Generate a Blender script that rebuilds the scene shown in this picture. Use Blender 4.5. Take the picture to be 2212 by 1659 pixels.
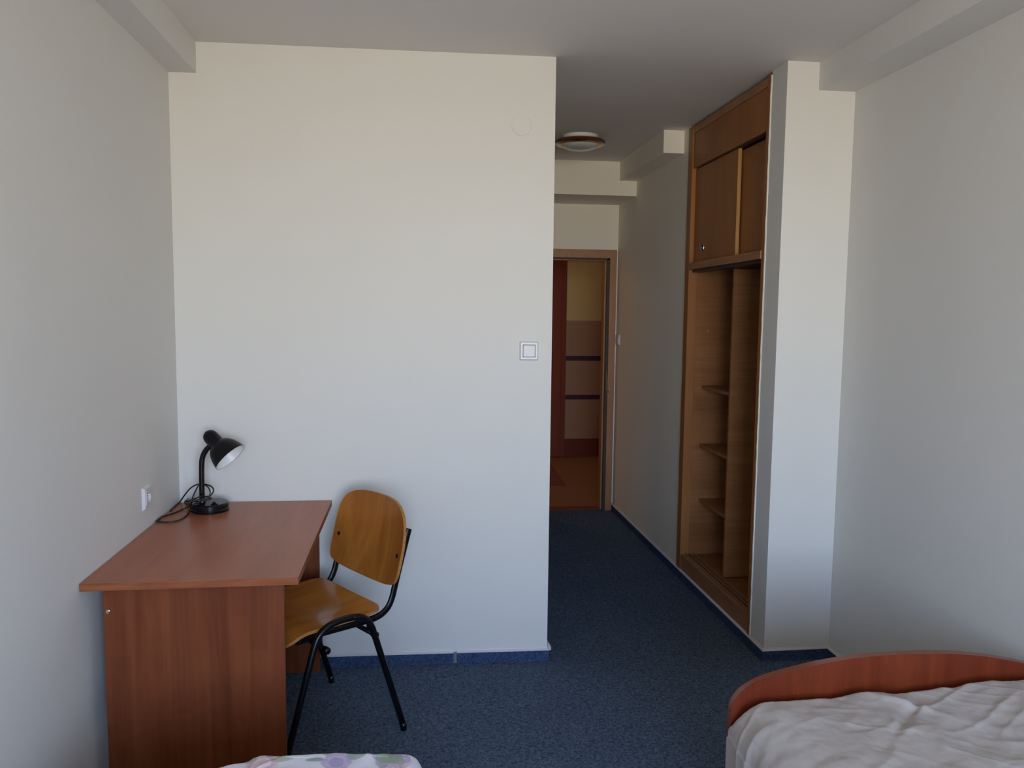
import bpy, bmesh, math, random
import numpy as np
from mathutils import Vector, Matrix, noise

random.seed(7)
for o in list(bpy.data.objects):
    bpy.data.objects.remove(o, do_unlink=True)
S = bpy.context.scene
COL = S.collection

# ------------------------------------------------------------------ camera
CAMP = Vector((0.0, 0.0, 1.56))
RI = Vector((0.99223547, -0.12387561, 0.01111821))
UP = Vector((0.000130886, 0.0904336846, 0.995902471))
FW = Vector((0.12437348, 0.9881683, -0.08974772))
cam = bpy.data.cameras.new('camera')
co = bpy.data.objects.new('camera', cam)
COL.objects.link(co)
m = Matrix((RI, UP, -FW)).transposed().to_4x4()
m.translation = CAMP
co.matrix_world = m
cam.sensor_width = 36.0
cam.sensor_fit = 'HORIZONTAL'
cam.lens = 1694.18 / 2212 * 36.0
cam.clip_start = 0.02
cam.clip_end = 200
S.camera = co

# ------------------------------------------------------------------ world: overcast blue sky over warm sunlit ground
w = bpy.data.worlds.new('world')
S.world = w
w.use_nodes = True
nt = w.node_tree
nt.nodes.clear()
out = nt.nodes.new('ShaderNodeOutputWorld')
bg = nt.nodes.new('ShaderNodeBackground')
tc = nt.nodes.new('ShaderNodeTexCoord')
sx = nt.nodes.new('ShaderNodeSeparateXYZ')
mr = nt.nodes.new('ShaderNodeMapRange')
mr.inputs['From Min'].default_value = -1
mr.inputs['From Max'].default_value = 1
cr = nt.nodes.new('ShaderNodeValToRGB')
el = cr.color_ramp.elements
SKY = [(-1.0, (0.50, 0.40, 0.29)), (-0.30, (0.66, 0.54, 0.40)), (-0.08, (0.96, 0.85, 0.70)),      # sunlit paving and facades
       (0.04, (0.96, 1.01, 1.14)), (0.20, (0.60, 0.79, 1.16)), (0.45, (0.38, 0.58, 1.06)), (1.0, (0.24, 0.42, 0.90))]   # haze, then blue
el[0].position = 0.0; el[0].color = SKY[0][1] + (1,)
el[1].position = 1.0; el[1].color = SKY[-1][1] + (1,)
for z_, c_ in SKY[1:-1]:
    e = el.new((z_ + 1) / 2); e.color = c_ + (1,)
nt.links.new(tc.outputs['Generated'], sx.inputs[0])
nt.links.new(sx.outputs['Z'], mr.inputs['Value'])
nt.links.new(mr.outputs[0], cr.inputs[0])
nt.links.new(cr.outputs[0], bg.inputs[0])
bg.inputs['Strength'].default_value = 19.8
nt.links.new(bg.outputs[0], out.inputs[0])

# window opening (behind the camera) and its portal
RY = -1.80                       # inner face of the window wall
WX0, WX1, WZ0, WZ1 = -0.48, 1.52, 0.78, 2.36
pl = bpy.data.lights.new('window_portal', 'AREA')
pl.shape = 'RECTANGLE'; pl.size = WX1 - WX0; pl.size_y = WZ1 - WZ0
pl.cycles.is_portal = True
po = bpy.data.objects.new('window_portal', pl)
COL.objects.link(po)
po.location = ((WX0 + WX1) / 2, RY - 0.20, (WZ0 + WZ1) / 2)
po.rotation_euler = (math.radians(90), 0, 0)

# added warm fill light, unseen, brightening the corridor beyond the door
cl = bpy.data.lights.new('corridor_fill', 'AREA')
cl.shape = 'DISK'; cl.size = 0.3; cl.energy = 9.0; cl.color = (1.0, 0.72, 0.45)
clo = bpy.data.objects.new('corridor_fill', cl)
COL.objects.link(clo)
clo.location = (-0.60, 8.08, 2.5)

vs = S.view_settings
vs.view_transform = 'Standard'
vs.look = 'None'
vs.gamma = 1.0
vs.use_curve_mapping = False
vs.exposure = 0.0

# ------------------------------------------------------------------ numbers measured from the photograph
H = 2.641
XL, XR = -0.986, 1.888
D0, KS = 3.3944, -0.0301
def DY(x): return D0 + KS * x
XC, XP, PY = 0.598, 1.577, 3.268
FY = 6.019
W0, W1 = 3.412, 4.462

def px_y(px, py, y):
    d = FW + (px - 1106) / 1694.18 * RI - (py - 829.5) / 1694.18 * UP
    return CAMP + d * (y / d.y)
def px_z(px, py, z):
    d = FW + (px - 1106) / 1694.18 * RI - (py - 829.5) / 1694.18 * UP
    return CAMP + d * ((z - CAMP.z) / d.z)

# ------------------------------------------------------------------ materials
MATS = {}
def srgb(r, g, b):
    f = lambda c: (c / 255 / 12.92) if c <= 10.3 else ((c / 255 + 0.055) / 1.055) ** 2.4
    return (f(r), f(g), f(b), 1)
def base(name, col, rough=0.5, metal=0.0, spec=0.5, coat=0.0):
    mt = bpy.data.materials.new(name)
    mt.use_nodes = True
    b = mt.node_tree.nodes['Principled BSDF']
    b.inputs['Base Color'].default_value = col
    b.inputs['Roughness'].default_value = rough
    b.inputs['Metallic'].default_value = metal
    b.inputs['Specular IOR Level'].default_value = spec
    b.inputs['Coat Weight'].default_value = coat
    return mt, mt.node_tree, b
def coords(t, scale, loc=(0, 0, 0)):
    c = t.nodes.new('ShaderNodeTexCoord')
    mp = t.nodes.new('ShaderNodeMapping')
    mp.inputs['Scale'].default_value = scale
    mp.inputs['Location'].default_value = loc
    t.links.new(c.outputs['Object'], mp.inputs[0])
    return mp
def noise_n(t, vec, scale, detail=3, rough=0.5, dist=0.0):
    n = t.nodes.new('ShaderNodeTexNoise')
    n.inputs['Scale'].default_value = scale
    n.inputs['Detail'].default_value = detail
    n.inputs['Roughness'].default_value = rough
    n.inputs['Distortion'].default_value = dist
    t.links.new(vec.outputs[0], n.inputs['Vector'])
    return n
def ramp(t, src, stops, interp='LINEAR'):
    r = t.nodes.new('ShaderNodeValToRGB')
    r.color_ramp.interpolation = interp
    e = r.color_ramp.elements
    e[0].position, e[0].color = stops[0]
    e[1].position, e[1].color = stops[-1]
    for p_, c_ in stops[1:-1]:
        x = e.new(p_); x.color = c_
    t.links.new(src, r.inputs[0])
    return r
def mix(t, mode, fac, a, b):
    x = t.nodes.new('ShaderNodeMix')
    x.data_type = 'RGBA'; x.blend_type = mode
    for sock, v in ((x.inputs[0], fac), (x.inputs[6], a), (x.inputs[7], b)):
        if hasattr(v, 'is_output'): t.links.new(v, sock)
        else: sock.default_value = v
    return x.outputs[2]
def bump(t, b, h, strength, dist=0.001):
    n = t.nodes.new('ShaderNodeBump')
    n.inputs['Strength'].default_value = strength
    n.inputs['Distance'].default_value = dist
    t.links.new(h, n.inputs['Height'])
    t.links.new(n.outputs[0], b.inputs['Normal'])

def plaster(name, col, var=0.03):
    mt, t, b = base(name, col, 0.75, spec=0.25)
    c = coords(t, (1, 1, 1))
    n = noise_n(t, c, 1.3, 4)
    g = lambda k: (1 - k, 1 - k, 1 - k, 1)
    r = ramp(t, n.outputs[0], [(0.3, g(var)), (0.7, g(0))])
    t.links.new(mix(t, 'MULTIPLY', 1.0, col, r.outputs[0]), b.inputs['Base Color'])
    n2 = noise_n(t, c, 260, 2)
    bump(t, b, n2.outputs[0], 0.25, 0.0006)
    return mt
def wood(name, ca, cb, axis, rough=0.4, strip=9.0, fine=1.0, figure=0.5, coat=0.0, spec=0.5, seam=0.35):
    """axis = direction of the grain; staves across it."""
    mt, t, b = base(name, ca, rough, spec=spec, coat=coat)
    sc = [1.0, 1.0, 1.0]; ai = 'xyz'.index(axis)
    s1 = list(sc); s1[ai] = 0.12
    c1 = coords(t, [v * 1.0 for v in s1])
    s3 = [1, 1, 1]; s3[ai] = 0.02
    fine_n = noise_n(t, coords(t, s3), 120 * fine, 3, 0.6)
    fig_n = noise_n(t, c1, strip * 0.9, 4, 0.55, 1.6)
    # printed staves: straight strips along the grain, each cut at its own length and with its own tone
    tcn = t.nodes.new('ShaderNodeTexCoord'); sp3 = t.nodes.new('ShaderNodeSeparateXYZ')
    t.links.new(tcn.outputs['Object'], sp3.inputs[0])
    def mth(op, p_, q_=None):
        n_ = t.nodes.new('ShaderNodeMath'); n_.operation = op
        for k_, v_ in ((0, p_), (1, q_)):
            if v_ is None: continue
            if hasattr(v_, 'is_output'): t.links.new(v_, n_.inputs[k_])
            else: n_.inputs[k_].default_value = v_
        return n_.outputs[0]
    oth = [k_ for k_ in range(3) if k_ != ai]
    cell = mth('FLOOR', mth('MULTIPLY', mth('ADD', sp3.outputs[oth[0]], sp3.outputs[oth[1]]), strip * 1.9))
    wn1 = t.nodes.new('ShaderNodeTexWhiteNoise'); wn1.noise_dimensions = '1D'
    t.links.new(cell, wn1.inputs['W'])
    along = mth('FLOOR', mth('ADD', mth('MULTIPLY', sp3.outputs[ai], strip * 0.22), mth('MULTIPLY', wn1.outputs['Value'], 7.3)))
    wn2 = t.nodes.new('ShaderNodeTexWhiteNoise'); wn2.noise_dimensions = '1D'
    t.links.new(mth('ADD', mth('MULTIPLY', cell, 13.7), along), wn2.inputs['W'])
    vor = wn2
    col = mix(t, 'MIX', ramp(t, fig_n.outputs[0], [(0.32, (0, 0, 0, 1)), (0.72, (1, 1, 1, 1))]).outputs[0], ca, cb)
    bw = t.nodes.new('ShaderNodeRGBToBW')
    t.links.new(vor.outputs['Color'], bw.inputs[0])
    st = ramp(t, bw.outputs[0], [(0.1, (1 - seam * .6,) * 3 + (1,)), (0.9, (1, 1, 1, 1))])
    col = mix(t, 'MULTIPLY', 0.6, col, st.outputs[0])
    fr = ramp(t, fine_n.outputs[0], [(0.35, (0.80, 0.78, 0.76, 1)), (0.65, (1, 1, 1, 1))])
    col = mix(t, 'MULTIPLY', figure, col, fr.outputs[0])
    t.links.new(col, b.inputs['Base Color'])
    bump(t, b, fine_n.outputs[0], 0.06, 0.0005)
    return mt

M = {}
M['wall'] = plaster('wall_paint', (0.72, 0.71, 0.685, 1))
M['wall_passage'] = plaster('passage_paint_lightened', (0.84, 0.785, 0.70, 1))  # cream wall colour, lightened to make up for weak light in the passage
M['ceiling'] = plaster('ceiling_paint', (0.74, 0.71, 0.685, 1))
M['cream_gap'] = plaster('raw_plaster', (0.74, 0.74, 0.66, 1), 0.2)
def carpet(name, dark, mid, light):
    mt, t, b = base(name, mid, 0.95, spec=0.1)
    c = coords(t, (1, 1, 1))
    n1 = noise_n(t, c, 95, 4, 0.65, 1.2)
    n2 = noise_n(t, c, 2.2, 2)
    n3 = noise_n(t, c, 700, 2, 0.7)
    r = ramp(t, n1.outputs[0], [(0.38, dark), (0.49, mid), (0.63, light)])
    r2 = ramp(t, n2.outputs[0], [(0.3, (0.88, 0.88, 0.9, 1)), (0.7, (1, 1, 1, 1))])
    col = mix(t, 'MULTIPLY', 1.0, r.outputs[0], r2.outputs[0])
    r3 = ramp(t, n3.outputs[0], [(0.3, (0.72, 0.72, 0.74, 1)), (0.7, (1.1, 1.1, 1.1, 1))])
    col = mix(t, 'MULTIPLY', 0.7, col, r3.outputs[0])
    t.links.new(col, b.inputs['Base Color'])
    bump(t, b, n3.outputs[0], 0.6, 0.002)
    return mt
M['carpet'] = carpet('blue_carpet', (0.034, 0.056, 0.100, 1), (0.086, 0.123, 0.185, 1), (0.145, 0.192, 0.260, 1))
M['carpet_skirt'] = carpet('blue_carpet_skirting', (0.026, 0.046, 0.105, 1), (0.048, 0.080, 0.165, 1), (0.075, 0.115, 0.215, 1))
M['bead'] = base('white_plastic_bead', (0.62, 0.60, 0.62, 1), 0.4)[0]
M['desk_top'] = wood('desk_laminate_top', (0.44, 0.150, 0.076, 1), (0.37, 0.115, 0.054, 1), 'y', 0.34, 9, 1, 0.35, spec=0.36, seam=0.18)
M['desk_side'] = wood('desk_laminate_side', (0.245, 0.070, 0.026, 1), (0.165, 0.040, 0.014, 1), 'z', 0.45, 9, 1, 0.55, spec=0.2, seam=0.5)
M['desk_edge'] = wood('desk_laminate_edge', (0.36, 0.120, 0.050, 1), (0.24, 0.070, 0.028, 1), 'x', 0.42, 30, 1, 0.6, spec=0.22)
M['beech'] = wood('lacquered_beech_ply', (0.58, 0.235, 0.038, 1), (0.43, 0.145, 0.022, 1), 'x', 0.24, 9, 1, 0.35, coat=0.5, seam=0.25)
M['beech_back'] = wood('lacquered_beech_back', (0.53, 0.205, 0.038, 1), (0.36, 0.110, 0.020, 1), 'z', 0.24, 7, 1, 0.4, coat=0.4, seam=0.45)
M['ply_edge'] = wood('ply_edge', (0.52, 0.24, 0.065, 1), (0.33, 0.13, 0.03, 1), 'x', 0.35, 60, 1, 0.6)
M['board'] = wood('bed_laminate', (0.215, 0.040, 0.014, 1), (0.135, 0.022, 0.008, 1), 'z', 0.36, 8, 1, 0.5, spec=0.25)
M['board_edge'] = base('bed_edge_band', (0.22, 0.060, 0.034, 1), 0.30)[0]
M['robe'] = wood('wardrobe_laminate', (0.38, 0.155, 0.050, 1), (0.31, 0.115, 0.034, 1), 'z', 0.45, 6, 1, 0.5, spec=0.3, seam=0.15)
M['robe_h'] = wood('wardrobe_laminate_horizontal', (0.36, 0.158, 0.062, 1), (0.25, 0.102, 0.038, 1), 'x', 0.50, 7, 1, 0.7, spec=0.2, seam=0.12)  # interior boards: wood colour darkened to deepen the shade inside
M['robe_y'] = wood('wardrobe_laminate_rail', (0.40, 0.190, 0.085, 1), (0.30, 0.135, 0.060, 1), 'y', 0.42, 20, 1, 0.5, seam=0.12)
M['robe_edge'] = wood('wardrobe_door_edge_lit', (0.58, 0.31, 0.11, 1), (0.50, 0.26, 0.09, 1), 'z', 0.35, 20, 1, 0.4, seam=0.1)  # door edge facing the window: light on it put into a paler colour
M['grey_backing'] = base('grey_backing', (0.17, 0.18, 0.21, 1), 0.6)[0]
M['hardboard'] = base('hardboard_darkened', (0.10, 0.05, 0.025, 1), 0.7)[0]  # back panel colour darkened, shade of the deep compartment put in
M['track'] = base('dark_track', (0.035, 0.026, 0.030, 1), 0.4)[0]
M['door_frame'] = wood('door_frame_laminate', (0.42, 0.205, 0.095, 1), (0.34, 0.150, 0.065, 1), 'z', 0.45, 12, 1, 0.5, seam=0.12)
M['seal'] = base('brown_door_seal', (0.05, 0.03, 0.02, 1), 0.6)[0]
M['black_metal'] = base('black_enamel_tube', (0.004, 0.004, 0.0055, 1), 0.30, spec=0.3)[0]
M['black_plastic'] = base('black_plastic', (0.004, 0.004, 0.006, 1), 0.22, spec=0.4)[0]
M['black_satin'] = base('black_satin_shade', (0.004, 0.004, 0.005, 1), 0.36, spec=0.25)[0]
M['black_cable'] = base('black_cable', (0.01, 0.01, 0.012, 1), 0.32)[0]
M['shade_in'] = base('white_shade_inside', (0.80, 0.80, 0.80, 1), 0.35)[0]
M['white_plastic'] = base('white_plastic', (0.66, 0.66, 0.69, 1), 0.32)[0]
M['hole'] = base('dark_recess', (0.03, 0.03, 0.03, 1), 0.6)[0]
M['chrome'] = base('chrome', (0.75, 0.74, 0.72, 1), 0.18, 1.0)[0]
M['dark_metal'] = base('aged_dark_metal', (0.10, 0.08, 0.06, 1), 0.4, 0.9)[0]
M['brass'] = base('brass_ring', (0.80, 0.53, 0.20, 1), 0.25, 1.0)[0]
M['rim'] = base('dark_red_wood_ring', (0.075, 0.018, 0.012, 1), 0.2, coat=0.6)[0]
M['frosted'] = base('frosted_glass', (0.52, 0.60, 0.58, 1), 0.22, coat=0.6)[0]
M['lamp_base'] = base('white_enamel', (0.78, 0.76, 0.72, 1), 0.35)[0]
M['mattress'] = base('mattress_ticking', (0.55, 0.53, 0.50, 1), 0.9, spec=0.1)[0]
M['yellow_wall'] = plaster('corridor_ochre_paint', (0.84, 0.60, 0.25, 1))
M['wainscot'] = plaster('corridor_brown_paint', (0.50, 0.28, 0.165, 1))
M['purple'] = base('purple_stripe', (0.055, 0.008, 0.035, 1), 0.6)[0]
M['redbrown'] = plaster('red_brown_paint', (0.22, 0.050, 0.028, 1))
M['corridor_lino'] = plaster('ochre_linoleum', (0.26, 0.11, 0.042, 1))
M['dark_lino'] = plaster('brown_linoleum', (0.20, 0.060, 0.040, 1))
def cloth(name, col):
    mt, t, b = base(name, col, 0.9, spec=0.15)
    b.inputs['Sheen Weight'].default_value = 0.15
    n = noise_n(t, coords(t, (1, 1, 1)), 900, 2)
    bump(t, b, n.outputs[0], 0.2, 0.0006)
    n2 = noise_n(t, coords(t, (1, 1, 1)), 14, 3)
    bmp = [x for x in t.nodes if x.type == 'BUMP'][0]
    b2 = t.nodes.new('ShaderNodeBump')
    b2.inputs['Strength'].default_value = 0.35
    b2.inputs['Distance'].default_value = 0.006
    t.links.new(n2.outputs[0], b2.inputs['Height'])
    t.links.new(b2.outputs[0], bmp.inputs['Normal'])
    return mt, t, b
M['duvet'] = cloth('white_bed_linen', (0.455, 0.41, 0.385, 1))[0]
mt, t, b = cloth('floral_bed_linen', (0.7, 0.65, 0.72, 1))
at = t.nodes.new('ShaderNodeAttribute'); at.attribute_name = 'print'
t.links.new(at.outputs['Color'], b.inputs['Base Color'])
M['floral'] = mt
# window glass: clear sheet with a weak mirror reflection
mt = bpy.data.materials.new('window_glass'); mt.use_nodes = True
t = mt.node_tree; t.nodes.clear()
o_ = t.nodes.new('ShaderNodeOutputMaterial'); ms = t.nodes.new('ShaderNodeMixShader')
tr = t.nodes.new('ShaderNodeBsdfTransparent'); gl = t.nodes.new('ShaderNodeBsdfGlossy')
gl.inputs['Roughness'].default_value = 0.02
tr.inputs['Color'].default_value = (0.95, 0.97, 0.96, 1)
ms.inputs[0].default_value = 0.06
t.links.new(tr.outputs[0], ms.inputs[1]); t.links.new(gl.outputs[0], ms.inputs[2]); t.links.new(ms.outputs[0], o_.inputs[0])
M['glass'] = mt

# ------------------------------------------------------------------ helpers
def new_obj(name, bm, mat, parent=None, smooth=False, mats=None):
    me = bpy.data.meshes.new(name)
    bmesh.ops.recalc_face_normals(bm, faces=bm.faces[:])
    bm.to_mesh(me); bm.free()
    for x in (mats or [mat]): me.materials.append(x)
    if smooth:
        for f in me.polygons: f.use_smooth = True
    o = bpy.data.objects.new(name, me)
    COL.objects.link(o)
    if parent is not None:
        o.parent = parent
        me.transform(Matrix.Translation(-world_loc(parent)))
    return o
def world_loc(o):
    v = Vector((0, 0, 0))
    while o is not None:
        v = v + o.location
        o = o.parent
    return v
def thing(name, label, cat, loc=(0, 0, 0), group=None, kind=None):
    o = bpy.data.objects.new(name, None)
    COL.objects.link(o)
    o.location = loc
    o.empty_display_size = 0.1
    return tag(o, label, cat, group, kind)
def tag(o, label, cat=None, group=None, kind=None):
    if label: o['label'] = label
    if cat: o['category'] = cat
    if group: o['group'] = group
    if kind: o['kind'] = kind
    return o
def a_box(bm, a, b, bevel=0.0, seg=2):
    r = bmesh.ops.create_cube(bm, size=1)
    vs_ = r['verts']
    for v in vs_:
        v.co = Vector([a[i] + (v.co[i] + 0.5) * (b[i] - a[i]) for i in range(3)])
    if bevel > 0:
        es = list({e for v in vs_ for e in v.link_edges})
        bmesh.ops.bevel(bm, geom=es, offset=bevel, segments=seg, affect='EDGES', profile=0.5)
def box(name, a, b, mat, parent=None, bevel=0.0, seg=2, smooth=False):
    bm = bmesh.new(); a_box(bm, a, b, bevel, seg)
    return new_obj(name, bm, mat, parent, smooth)
def struct(name, label, cat, bm, mat, mats=None):
    return tag(new_obj(name, bm, mat, None, mats=mats), label, cat, kind='structure')
def a_prism(bm, pts, z0, z1):
    lo = [bm.verts.new((p[0], p[1], z0)) for p in pts]
    hi = [bm.verts.new((p[0], p[1], z1)) for p in pts]
    bm.faces.new(lo); bm.faces.new(hi)
    for i in range(len(pts)):
        j = (i + 1) % len(pts)
        bm.faces.new((lo[i], lo[j], hi[j], hi[i]))
def smooth_path(pts, n=8, closed=False):
    """Catmull-Rom through the points."""
    P = [Vector(p) for p in pts]
    outp = []
    N = len(P)
    for i in range(N - 1):
        p0 = P[max(i - 1, 0)]; p1 = P[i]; p2 = P[i + 1]; p3 = P[min(i + 2, N - 1)]
        for k in range(n):
            s = k / n
            outp.append(0.5 * ((2 * p1) + (-p0 + p2) * s + (2 * p0 - 5 * p1 + 4 * p2 - p3) * s * s + (-p0 + 3 * p1 - 3 * p2 + p3) * s ** 3))
    outp.append(P[-1])
    return outp
def a_tube(bm, pts, r, seg=14, cap=True, rz=None):
    """sweep a circle (or an ellipse r x rz, rz along the second frame axis) along the points"""
    P = [Vector(p) for p in pts]
    T = [(P[min(i + 1, len(P) - 1)] - P[max(i - 1, 0)]).normalized() for i in range(len(P))]
    ref = Vector((0, 0, 1)) if abs(T[0].z) < 0.9 else Vector((0, 1, 0))
    nrm = (ref - T[0] * ref.dot(T[0])).normalized()
    rings = []
    for i, p_ in enumerate(P):
        nrm = (nrm - T[i] * nrm.dot(T[i])).normalized()
        bi = T[i].cross(nrm)
        rr = r[i] if isinstance(r, (list, tuple)) else r
        r2 = rr if rz is None else rz
        rings.append([bm.verts.new(p_ + nrm * (math.cos(2 * math.pi * k / seg) * r2) + bi * (math.sin(2 * math.pi * k / seg) * rr)) for k in range(seg)])
    for i in range(len(rings) - 1):
        for k in range(seg):
            k2 = (k + 1) % seg
            bm.faces.new((rings[i][k], rings[i][k2], rings[i + 1][k2], rings[i + 1][k]))
    if cap:
        bm.faces.new(rings[0]); bm.faces.new(rings[-1])
def tube(name, pts, r, mat, parent=None, seg=14, **kw):
    bm = bmesh.new(); a_tube(bm, pts, r, seg, **kw)
    o = new_obj(name, bm, mat, parent, True)
    sharp_caps(o)
    return o
def sharp_caps(o, ang=50):
    me = o.data
    bm = bmesh.new(); bm.from_mesh(me)
    for e_ in bm.edges:
        if len(e_.link_faces) == 2 and e_.calc_face_angle(0) > math.radians(ang): e_.smooth = False
    bm.to_mesh(me); bm.free()
def a_lathe(bm, prof, mat4, seg=40, closed=False):
    rings = []
    for r_, z_ in prof:
        if r_ < 1e-6:
            rings.append([bm.verts.new(mat4 @ Vector((0, 0, z_)))])
        else:
            rings.append([bm.verts.new(mat4 @ Vector((r_ * math.cos(2 * math.pi * k / seg), r_ * math.sin(2 * math.pi * k / seg), z_))) for k in range(seg)])
    n = len(rings)
    for i in range(n if closed else n - 1):
        A, B = rings[i], rings[(i + 1) % n]
        for k in range(seg):
            k2 = (k + 1) % seg
            if len(A) == 1 and len(B) == 1: continue
            if len(A) == 1: bm.faces.new((A[0], B[k], B[k2]))
            elif len(B) == 1: bm.faces.new((A[k], A[k2], B[0]))
            else: bm.faces.new((A[k], A[k2], B[k2], B[k]))
def lathe(name, prof, mat, parent, mat4, seg=40, closed=False, ang=45):
    bm = bmesh.new(); a_lathe(bm, prof, mat4, seg, closed)
    o = new_obj(name, bm, mat, parent, True)
    sharp_caps(o, ang)
    return o
TR = Matrix.Translation

# ------------------------------------------------------------------ room shell
T_ = 0.12
bm = bmesh.new(); a_box(bm, (-1.2, RY - 0.3, -0.12), (2.35, FY + 0.06, 0.0))
struct('floor', 'blue grey mottled carpet covering bedroom and entry passage', 'floor', bm, M['carpet'])
bm = bmesh.new(); a_box(bm, (-1.2, RY - 0.3, H), (2.35, FY + 0.16, H + 0.12))
a_box(bm, (XC, 3.70, H - 0.0030), (XP, 5.541, H + 0.0005))
for v in bm.verts:
    if abs(v.co.y - 3.70) < 1e-4 and v.co.z < H: v.co.y = 4.05        # the passage has its own slightly lower skim coat
struct('ceiling', 'plain off white ceiling of the room and passage', 'ceiling', bm, M['ceiling'])
bm = bmesh.new(); a_box(bm, (XL - T_, RY - 0.3, 0), (XL, 3.5, H))
struct('wall_left', 'plain off white wall beside the desk', 'wall', bm, M['wall'])
bm = bmesh.new(); a_box(bm, (XR, RY - 0.3, 0), (XR + T_, PY + 0.01, H))
struct('wall_right', 'plain off white wall beside the bed with wooden footboard', 'wall', bm, M['wall'])
bm = bmesh.new()
a_prism(bm, [(-1.2, DY(-1.2)), (XC, DY(XC)), (XC, FY), (-1.2, FY)], 0, H)
struct('wall_back', 'large off white wall behind desk and chair with the light switch', 'wall', bm, M['wall'])
bm = bmesh.new()
a_box(bm, (XP, PY, 0), (XR + T_, W0, H))
struct('wall_pillar', 'off white wall end between wardrobe and right wall', 'wall', bm, M['wall'])
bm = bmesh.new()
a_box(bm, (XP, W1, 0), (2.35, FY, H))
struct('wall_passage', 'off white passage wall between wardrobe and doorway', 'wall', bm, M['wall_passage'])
bm = bmesh.new()
a_box(bm, (2.23, W0, 0), (2.35, W1, H))
a_box(bm, (XR + T_, W0 - 0.1, 0), (2.35, W0, H))
a_box(bm, (XP, W0, 0), (2.23, W1, 0.054))
struct('wall_niche', 'masonry niche behind the built in wardrobe', 'wall', bm, M['wall'])
# wall with the doorway at the end of the passage
DX0, DX1, DZ = 0.76, 1.526, 1.998
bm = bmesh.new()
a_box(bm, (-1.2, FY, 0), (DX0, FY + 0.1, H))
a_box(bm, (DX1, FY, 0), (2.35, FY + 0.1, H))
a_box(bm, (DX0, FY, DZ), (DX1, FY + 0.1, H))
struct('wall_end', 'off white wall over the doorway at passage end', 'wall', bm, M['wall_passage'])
# window wall behind the camera
bm = bmesh.new()
a_box(bm, (-1.2, RY - 0.3, 0), (WX0, RY, H)); a_box(bm, (WX1, RY - 0.3, 0), (2.1, RY, H))
a_box(bm, (WX0, RY - 0.3, 0), (WX1, RY, WZ0)); a_box(bm, (WX0, RY - 0.3, WZ1), (WX1, RY, H))
struct('wall_front', 'off white window wall facing the passage', 'wall', bm, M['wall'])
win = thing('window_1', 'wide white framed window opposite the passage', 'window', ((WX0 + WX1) / 2, RY - 0.15, WZ0), kind='structure')
fw = 0.05; y0, y1 = RY - 0.19, RY - 0.13
xm = (WX0 + WX1) / 2
bm = bmesh.new()
a_box(bm, (WX0, y0, WZ0), (WX0 + fw, y1, WZ1)); a_box(bm, (WX1 - fw, y0, WZ0), (WX1, y1, WZ1))
a_box(bm, (WX0 + fw, y0, WZ0), (WX1 - fw, y1, WZ0 + fw)); a_box(bm, (WX0 + fw, y0, WZ1 - fw), (WX1 - fw, y1, WZ1))
a_box(bm, (xm - 0.04, y0, WZ0 + fw), (xm + 0.04, y1, WZ1 - fw))
new_obj('window_frame', bm, M['white_plastic'], win)
for xa, xb in ((WX0 + fw, xm - 0.04), (xm + 0.04, WX1 - fw)):
    box('pane', (xa, RY - 0.164, WZ0 + fw), (xb, RY - 0.158, WZ1 - fw), M['glass'], win)
box('window_sill', (WX0 - 0.03, RY - 0.13, WZ0 - 0.02), (WX1 + 0.03, RY + 0.04, WZ0), M['white_plastic'], win, 0.004)

# ceiling beams
bm = bmesh.new()
a_prism(bm, [(XL, RY), (XL + 0.110, RY), (XL + 0.110, DY(XL + 0.11)), (XL, DY(XL))], H - 0.123, H)
struct('trim_1', 'boxed beam running under the ceiling along left wall', 'beam', bm, M['wall'])
bm = bmesh.new(); a_box(bm, (XR - 0.168, RY, H - 0.115), (XR, PY, H))
struct('trim_2', 'boxed beam running under the ceiling along right wall', 'beam', bm, M['wall'])
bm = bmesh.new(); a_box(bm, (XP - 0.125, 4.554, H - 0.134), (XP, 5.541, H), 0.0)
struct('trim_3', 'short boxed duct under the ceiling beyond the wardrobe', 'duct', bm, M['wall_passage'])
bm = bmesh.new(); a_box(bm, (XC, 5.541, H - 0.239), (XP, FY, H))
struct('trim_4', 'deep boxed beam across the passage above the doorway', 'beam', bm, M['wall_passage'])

# ------------------------------------------------------------------ carpet skirting with white plastic lip
def baseboard(name, label, runs, gap=None):
    """runs: list of (p0, p1, normal) straight pieces; carpet strip and white lip on each"""
    r0 = thing(name, label, 'baseboard', (runs[0][0][0], runs[0][0][1], 0), kind='structure')
    for p0, p1, nn in runs:
        p0 = Vector((p0[0], p0[1], 0)); p1 = Vector((p1[0], p1[1], 0)); nn = Vector((nn[0], nn[1], 0)).normalized()
        bm = bmesh.new()
        for prof, nm, mt_ in (
            ([(0.0, 0.0), (0.012, 0.0), (0.011, 0.006), (0.0105, 0.040), (0.009, 0.047), (0, 0.047)], 'carpet_strip', M['carpet_skirt']),
            ([(0.0, 0.0475), (0.0095, 0.0475), (0.012, 0.0485), (0.0118, 0.0515), (0.008, 0.0545), (0.0045, 0.0565), (0.003, 0.060), (0, 0.060)], 'lip', M['bead'])):
            bm = bmesh.new()
            A = [bm.verts.new(p0 + nn * a_ + Vector((0, 0, z_))) for a_, z_ in prof]
            B = [bm.verts.new(p1 + nn * a_ + Vector((0, 0, z_))) for a_, z_ in prof]
            bm.faces.new(A); bm.faces.new(B)
            for i in range(len(prof)):
                j = (i + 1) % len(prof)
                bm.faces.new((A[i], A[j], B[j], B[i]))
            new_obj(nm, bm, mt_, r0)
    return r0
def wp(x): return (x, DY(x))
nb = Vector((KS, -1, 0)).normalized()
gapx0, gapx1 = px_z(981, 1432, 0.02).x, px_z(988, 1432, 0.02).x
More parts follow.
